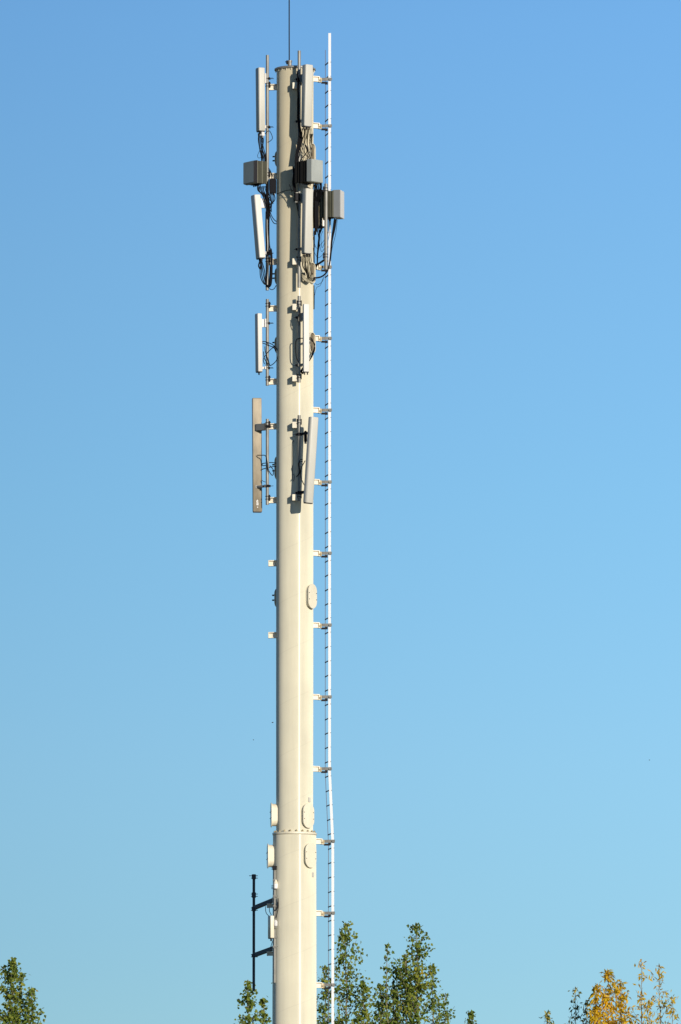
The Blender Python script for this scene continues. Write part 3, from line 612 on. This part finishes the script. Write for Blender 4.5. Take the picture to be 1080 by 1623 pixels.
def cone(name, z0, z1, r0, r1, mt, par, yy=y1 - .06, xx=x1 + .02):
    m = MB(); m.tube([(xx, yy, z0), (xx, yy, z1)], r0, 16, radii=[r0, r1]); return m.build(name, M[mt], par)
cone('cone', Z(1401, y1), Z(1395, y1), .05, .02, 'cream', sc); cone('body', Z(1409, y1), Z(1401.2, y1), .042, .05, 'white', sc)
m = MB(); zz = Z(1407, y1)
for dz in (-.03, 0, .03): m.cyl((x1 - .07, y1 - .06, zz + dz), (x1, y1 - .06, zz + dz), .007, 6)
m.build('clamp', M['dark'], sc)
panel((429.8, 1452), (429.8, 1487), -.28, .15, .085, -66, 'coverp', 'small flat cream antenna between the dark arms on the lower mast', rad=.012, conn=2)
for k, (a, b) in enumerate(((421, 1437), (427, 1437))):
    cable([(a, b, .3), (a + .5, b + 8, .2), (a + 3, b + 13, .12), (428 + k, 1453, .02)], .007, ('right' if k else 'left') + ' black cable from the upper dark arm to the small lower antenna', 'cables from the upper arm')
cable([(433.5, 1489, .0), (431, 1496, .05), (428.5, 1504, .1)], .007, 'black cable from the small lower antenna down to the lower arm')
cable([(441, 1424, -.33), (441.5, 1436, -.33), (440, 1446, -.33), (437.5, 1456, -.32)], .008, 'black cable on the left face of the lower mast')
cable([(440, 1430, -.33), (439, 1440, -.33), (435, 1444, -.31), (434, 1436, -.28)], .007, 'thin black loop over the thin pipe on the lower mast')
smallbox(437.5, 1464, -.34, -20, .06, .05, .11, 'white', 'junction_box', 'small bright white box beside the small lower antenna', 'junction box')
for py in (1427, 1504):
    m = MB(); f, t = AZ(-64); c = f * (RL + .02); c.z = Z(py, -.2); m.box(c, f, t, UP, .03, .012, .05, 0, .003); m.box(c + f * .02 + UP * .045, f, t, UP, .012, .05, .01)
    m.build('cable_hook', M['cream'], tower)

# ------------------------------------------------------------------ trees
def leafmat(name, stops, trans=.35, rough=.45):
    m = bpy.data.materials.new(name); m.use_nodes = True; t = m.node_tree; L = t.links
    b = t.nodes['Principled BSDF']; o = t.nodes['Material Output']; b.inputs['Roughness'].default_value = .6; b.inputs['Specular IOR Level'].default_value = .12
    ge = N(t, 'ShaderNodeNewGeometry'); tc = N(t, 'ShaderNodeTexCoord'); no = N(t, 'ShaderNodeTexNoise'); no.inputs['Scale'].default_value = 1.7; no.inputs['Detail'].default_value = 2
    L.new(tc.outputs['Object'], no.inputs[0])
    a = N(t, 'ShaderNodeMath', operation='MULTIPLY_ADD'); a.inputs[1].default_value = .6; L.new(ge.outputs['Random Per Island'], a.inputs[0])
    s = N(t, 'ShaderNodeMapRange'); s.inputs[1].default_value = .3; s.inputs[2].default_value = .7; s.inputs[3].default_value = 0; s.inputs[4].default_value = .4; L.new(no.outputs[0], s.inputs[0]); L.new(s.outputs[0], a.inputs[2])
    rp = N(t, 'ShaderNodeValToRGB'); cr = rp.color_ramp
    while len(cr.elements) < len(stops): cr.elements.new(.5)
    for e, (p, c) in zip(cr.elements, stops): e.position = p; e.color = (*c, 1)
    L.new(a.outputs[0], rp.inputs[0]); L.new(rp.outputs[0], b.inputs['Base Color'])
    tr = N(t, 'ShaderNodeBsdfTranslucent'); L.new(rp.outputs[0], tr.inputs[0])
    mx = N(t, 'ShaderNodeMixShader'); mx.inputs[0].default_value = trans; L.new(b.outputs[0], mx.inputs[1]); L.new(tr.outputs[0], mx.inputs[2]); L.new(mx.outputs[0], o.inputs[0])
    return m
GREEN = leafmat('poplar_leaves', [(0, (.045, .095, .015)), (.25, (.12, .185, .03)), (.75, (.25, .29, .05)), (.95, (.38, .33, .035)), (1, (.44, .31, .03))])
YELLOW = leafmat('ash_leaves', [(0, (.20, .22, .02)), (.15, (.50, .40, .02)), (.6, (.88, .58, .03)), (.9, (.88, .54, .07)), (1, (.62, .32, .10))], .45)
MIXED = leafmat('turning_leaves', [(0, (.025, .06, .03)), (.35, (.07, .12, .045)), (.55, (.35, .32, .04)), (1, (.80, .55, .06))])
BARK = mat('pale_bark', (.26, .22, .16), .85, var=.4, scale=8)

def leaf(m, p, s, r, shape):
    d = Vector((r.gauss(0, 1), r.gauss(0, 1), r.gauss(0, 1) - 1.0)).normalized()
    w_ = d.orthogonal().normalized(); w_.rotate(Matrix.Rotation(r.uniform(0, 6.28), 3, d)); nrm = d.cross(w_)
    if shape == 'delta': L_, W_, q = s, s * .48, .28
    else: L_, W_, q = s * 1.25, s * .22, .45
    a = m.b.verts.new(p); b = m.b.verts.new(p + d * (L_ * q) + w_ * W_ + nrm * (W_ * .35)); c = m.b.verts.new(p + d * L_); e = m.b.verts.new(p + d * (L_ * q) - w_ * W_ + nrm * (W_ * .35))
    m.b.faces.new((a, b, c)); m.b.faces.new((a, c, e))

def tree(name, label, cat, group, y, spires, base_px, seed, lm, shape='delta', size=.08, dens=1.0, spread=.50, maxr=2.2, sparse=0):
    """spires: (peak px, peak py, width factor, density factor, start depth) leaders at real depth y; the whole tree down to the ground is built"""
    r = random.Random(seed); bx = P(base_px, 1600, y).x
    o = thing(name, label, cat, (bx, y, 0), group)
    tw = MB(); lf = MB()
    H = max(P(s[0], s[1], y).z for s in spires); fork = H * .28
    zb = Z(1623, y)
    tw_tr = MB(); tw_tr.tube([(bx, y, 0), (bx + .05, y, fork * .5), (bx, y, fork)], .2, 12, radii=[.26, .2, .17]); tw_tr.build('trunk', BARK, o)
    for si, (ppx, ppy, wf, df) in enumerate(spires):
        yy = y + r.uniform(-.5, .5) * (si > 0); pk = P(ppx, ppy, yy); foot = Vector((bx, y, fork))
        n = 26; axis = []
        for k in range(n + 1):
            u = k / n; q = foot.lerp(pk, u); q.x = bx + (pk.x - bx) * (1 - (1 - u) ** 3.2)
            amp = .05 * (1 - u) + .012; q += Vector((r.uniform(-amp, amp), r.uniform(-amp, amp), 0)); axis.append(q)
        tw.tube(smooth_path(axis, 2), .01, 7, radii=[max(.007, .13 * (1 - i / (2 * n)) ** 1.25) for i in range(2 * n + 1)])
        ln = (pk - foot).length; dist = .03
        gold = r.uniform(0, 6.28)
        while dist < ln * .97:
            u = 1 - dist / ln; q = axis[0].lerp(axis[0], 0); fi = u * n; i0 = min(n - 1, int(fi)); q = axis[i0].lerp(axis[i0 + 1], fi - i0)
            vis = q.z > zb - 1.7
            bl = min(maxr, (spread * wf) * dist ** .8 + .05) * r.uniform(.35, 1.25)
            if u < .35: bl *= .4 + u * 1.7
            gold += 2.4 + r.uniform(-.4, .4); el = R(r.uniform(38, 62)) if dist < 2.5 else R(r.uniform(20, 55))
            d = Vector((math.cos(gold) * math.cos(el), math.sin(gold) * math.cos(el), math.sin(el)))
            nb = max(2, int(bl / .12)); pts = [q]
            for k in range(nb):
                d2 = (d + Vector((r.gauss(0, .12), r.gauss(0, .12), r.gauss(0, .08) + .05 * k))).normalized(); pts.append(pts[-1] + d2 * (bl / nb))
            if pts[-1].z > pk.z - .03: pts = [p_ - UP * max(0, p_.z - pk.z + .03) for p_ in pts]
            tw.tube(pts, .005, 5, cap=False, radii=[max(.0035, .009 * (bl ** .7) * (1 - k / (nb + .5))) for k in range(nb + 1)])
            if vis: cnt = int((7 + bl * 62) * dens * df * r.uniform(.6, 1.3)); s_ = size
            else: cnt = int((3 + bl * 14) * dens * df); s_ = size * 2.0
            cl = [r.uniform(.2, 1) for _ in range(max(2, int(bl * 9)))]
            for k in range(cnt):
                uu = min(.999, max(.05, (r.choice(cl) + r.gauss(0, .035)) if r.random() < .75 else r.uniform(.1, 1))) * nb; i1 = min(nb - 1, int(uu)); p_ = pts[i1].lerp(pts[i1 + 1], uu - i1)
                sp = .03 + .06 * min(1, bl)
                if not vis: sp *= 2.2
                p_ = p_ + Vector((r.gauss(0, sp), r.gauss(0, sp), r.gauss(0, sp * .8)))
                leaf(lf, p_, s_ * r.uniform(.7, 1.15), r, shape)
            dist += (.065 if vis else .22) * r.uniform(.6, 1.4) * (1 + sparse)
        for k in range(int(7 * df) + 2): leaf(lf, pk + Vector((r.gauss(0, .03), r.gauss(0, .03), -r.uniform(0, .12))), size * r.uniform(.7, 1), r, shape)
    tw.build('branches', BARK, o); lf.build('foliage', lm, o)
    return o
GT = 'green poplars behind the mast'
tree('poplar_tree', 'green poplar top in the bottom left corner', 'tree', None, 8, [(21, 1519, 1.1, 1.4), (-20, 1530, 1.1, 1.3), (50, 1567, .7, 1.2)], 15, 11, GREEN, dens=.85)
tree('poplar_tree', 'short green poplar top left of the mast foot, under the dark pole', 'tree', GT, 6, [(393, 1553, .7, 1.1), (418, 1582, .6, 1)], 400, 12, GREEN)
tree('poplar_tree', 'thin poplar hidden behind the lower mast, leaves showing at both its edges', 'tree', GT, 11, [(468, 1490, .9, .6)], 468, 13, GREEN, dens=.55)
tree('poplar_tree', 'slim green poplar behind the ladder foot', 'tree', GT, 9, [(549, 1462, .95, .8), (516, 1532, .6, .65), (577, 1556, .55, .7)], 546, 14, GREEN)
tree('poplar_tree', 'bushiest green poplar right of the ladder, with a forked top', 'tree', GT, 12, [(661, 1463, 1.0, .85), (614, 1496, .40, .42), (628, 1532, .75, .7), (643, 1512, .8, .65), (686, 1527, .55, .55), (706, 1574, .3, .45), (604, 1560, .6, 1.0)], 650, 15, GREEN, dens=1.0)
tree('poplar_tree', 'small leafy twig tip alone right of the bushiest poplar', 'tree', GT, 13, [(746, 1604, .7, .8)], 746, 16, GREEN)
tree('ash_tree', 'golden yellow tree top near the bottom right corner', 'tree', 'autumn trees at the right', 16, [(965, 1538, 1.0, .95), (984, 1556, .7, .8), (944, 1562, .7, .8)], 965, 17, YELLOW, 'ash', .115, dens=.95)
tree('ash_tree', 'dark green turning tree just left of the golden one', 'tree', 'autumn trees at the right', 17, [(912, 1564, .6, .5), (930, 1585, .5, .6), (869, 1604, .7, .9)], 908, 18, MIXED, 'ash', .09, dens=.8)
tree('ash_tree', 'sparse thin-branched yellow tree in the bottom right corner', 'tree', 'autumn trees at the right', 15, [(1017, 1521, .6, .35), (1046, 1531, .7, .38), (1066, 1580, .7, .5), (1030, 1585, .6, .6)], 1030, 19, YELLOW, 'ash', .10, dens=.9, sparse=.4)

# ------------------------------------------------------------------ birds far off in the sky
def bird(px, py, y, s, lab, roll):
    c = P(px, py, y); m = MB(); n = 5
    X = Vector((math.cos(roll), .3, math.sin(roll))).normalized(); Y = Vector((-.3, 1, 0)).normalized(); Zv = X.cross(Y)
    m.tube([c - X * s * .5, c - X * s * .3, c, c + X * s * .3, c + X * s * .45], .1, 8, radii=[.03 * s, .09 * s, .14 * s, .10 * s, .03 * s])
    for sg in (-1, 1):
        p = [c + X * s * .18, c - X * s * .18, c - X * s * .2 + Y * (sg * s * .7) + Zv * (.25 * s), c + X * s * .02 + Y * (sg * s * .75) + Zv * (.25 * s)]
        v = [m.b.verts.new(q) for q in p] + [m.b.verts.new(q + Zv * (.03 * s)) for q in p]
        for f in ((3, 2, 1, 0), (4, 5, 6, 7), (0, 1, 5, 4), (1, 2, 6, 5), (2, 3, 7, 6), (3, 0, 4, 7)): m.b.faces.new([v[i] for i in f])
    tag(m.build('bird', M['bird']), lab, 'bird', 'tiny birds in the sky')
bird(432.5, 1145.5, 420, .16, 'dark speck of a bird close to the left edge of the mast', .2)
bird(402, 1173, 500, .13, 'faint speck of a bird left of the mast, lower of the two there', 0)
bird(1030, 1205, 500, .14, 'lone tiny bird low in the sky at the right edge', 0)
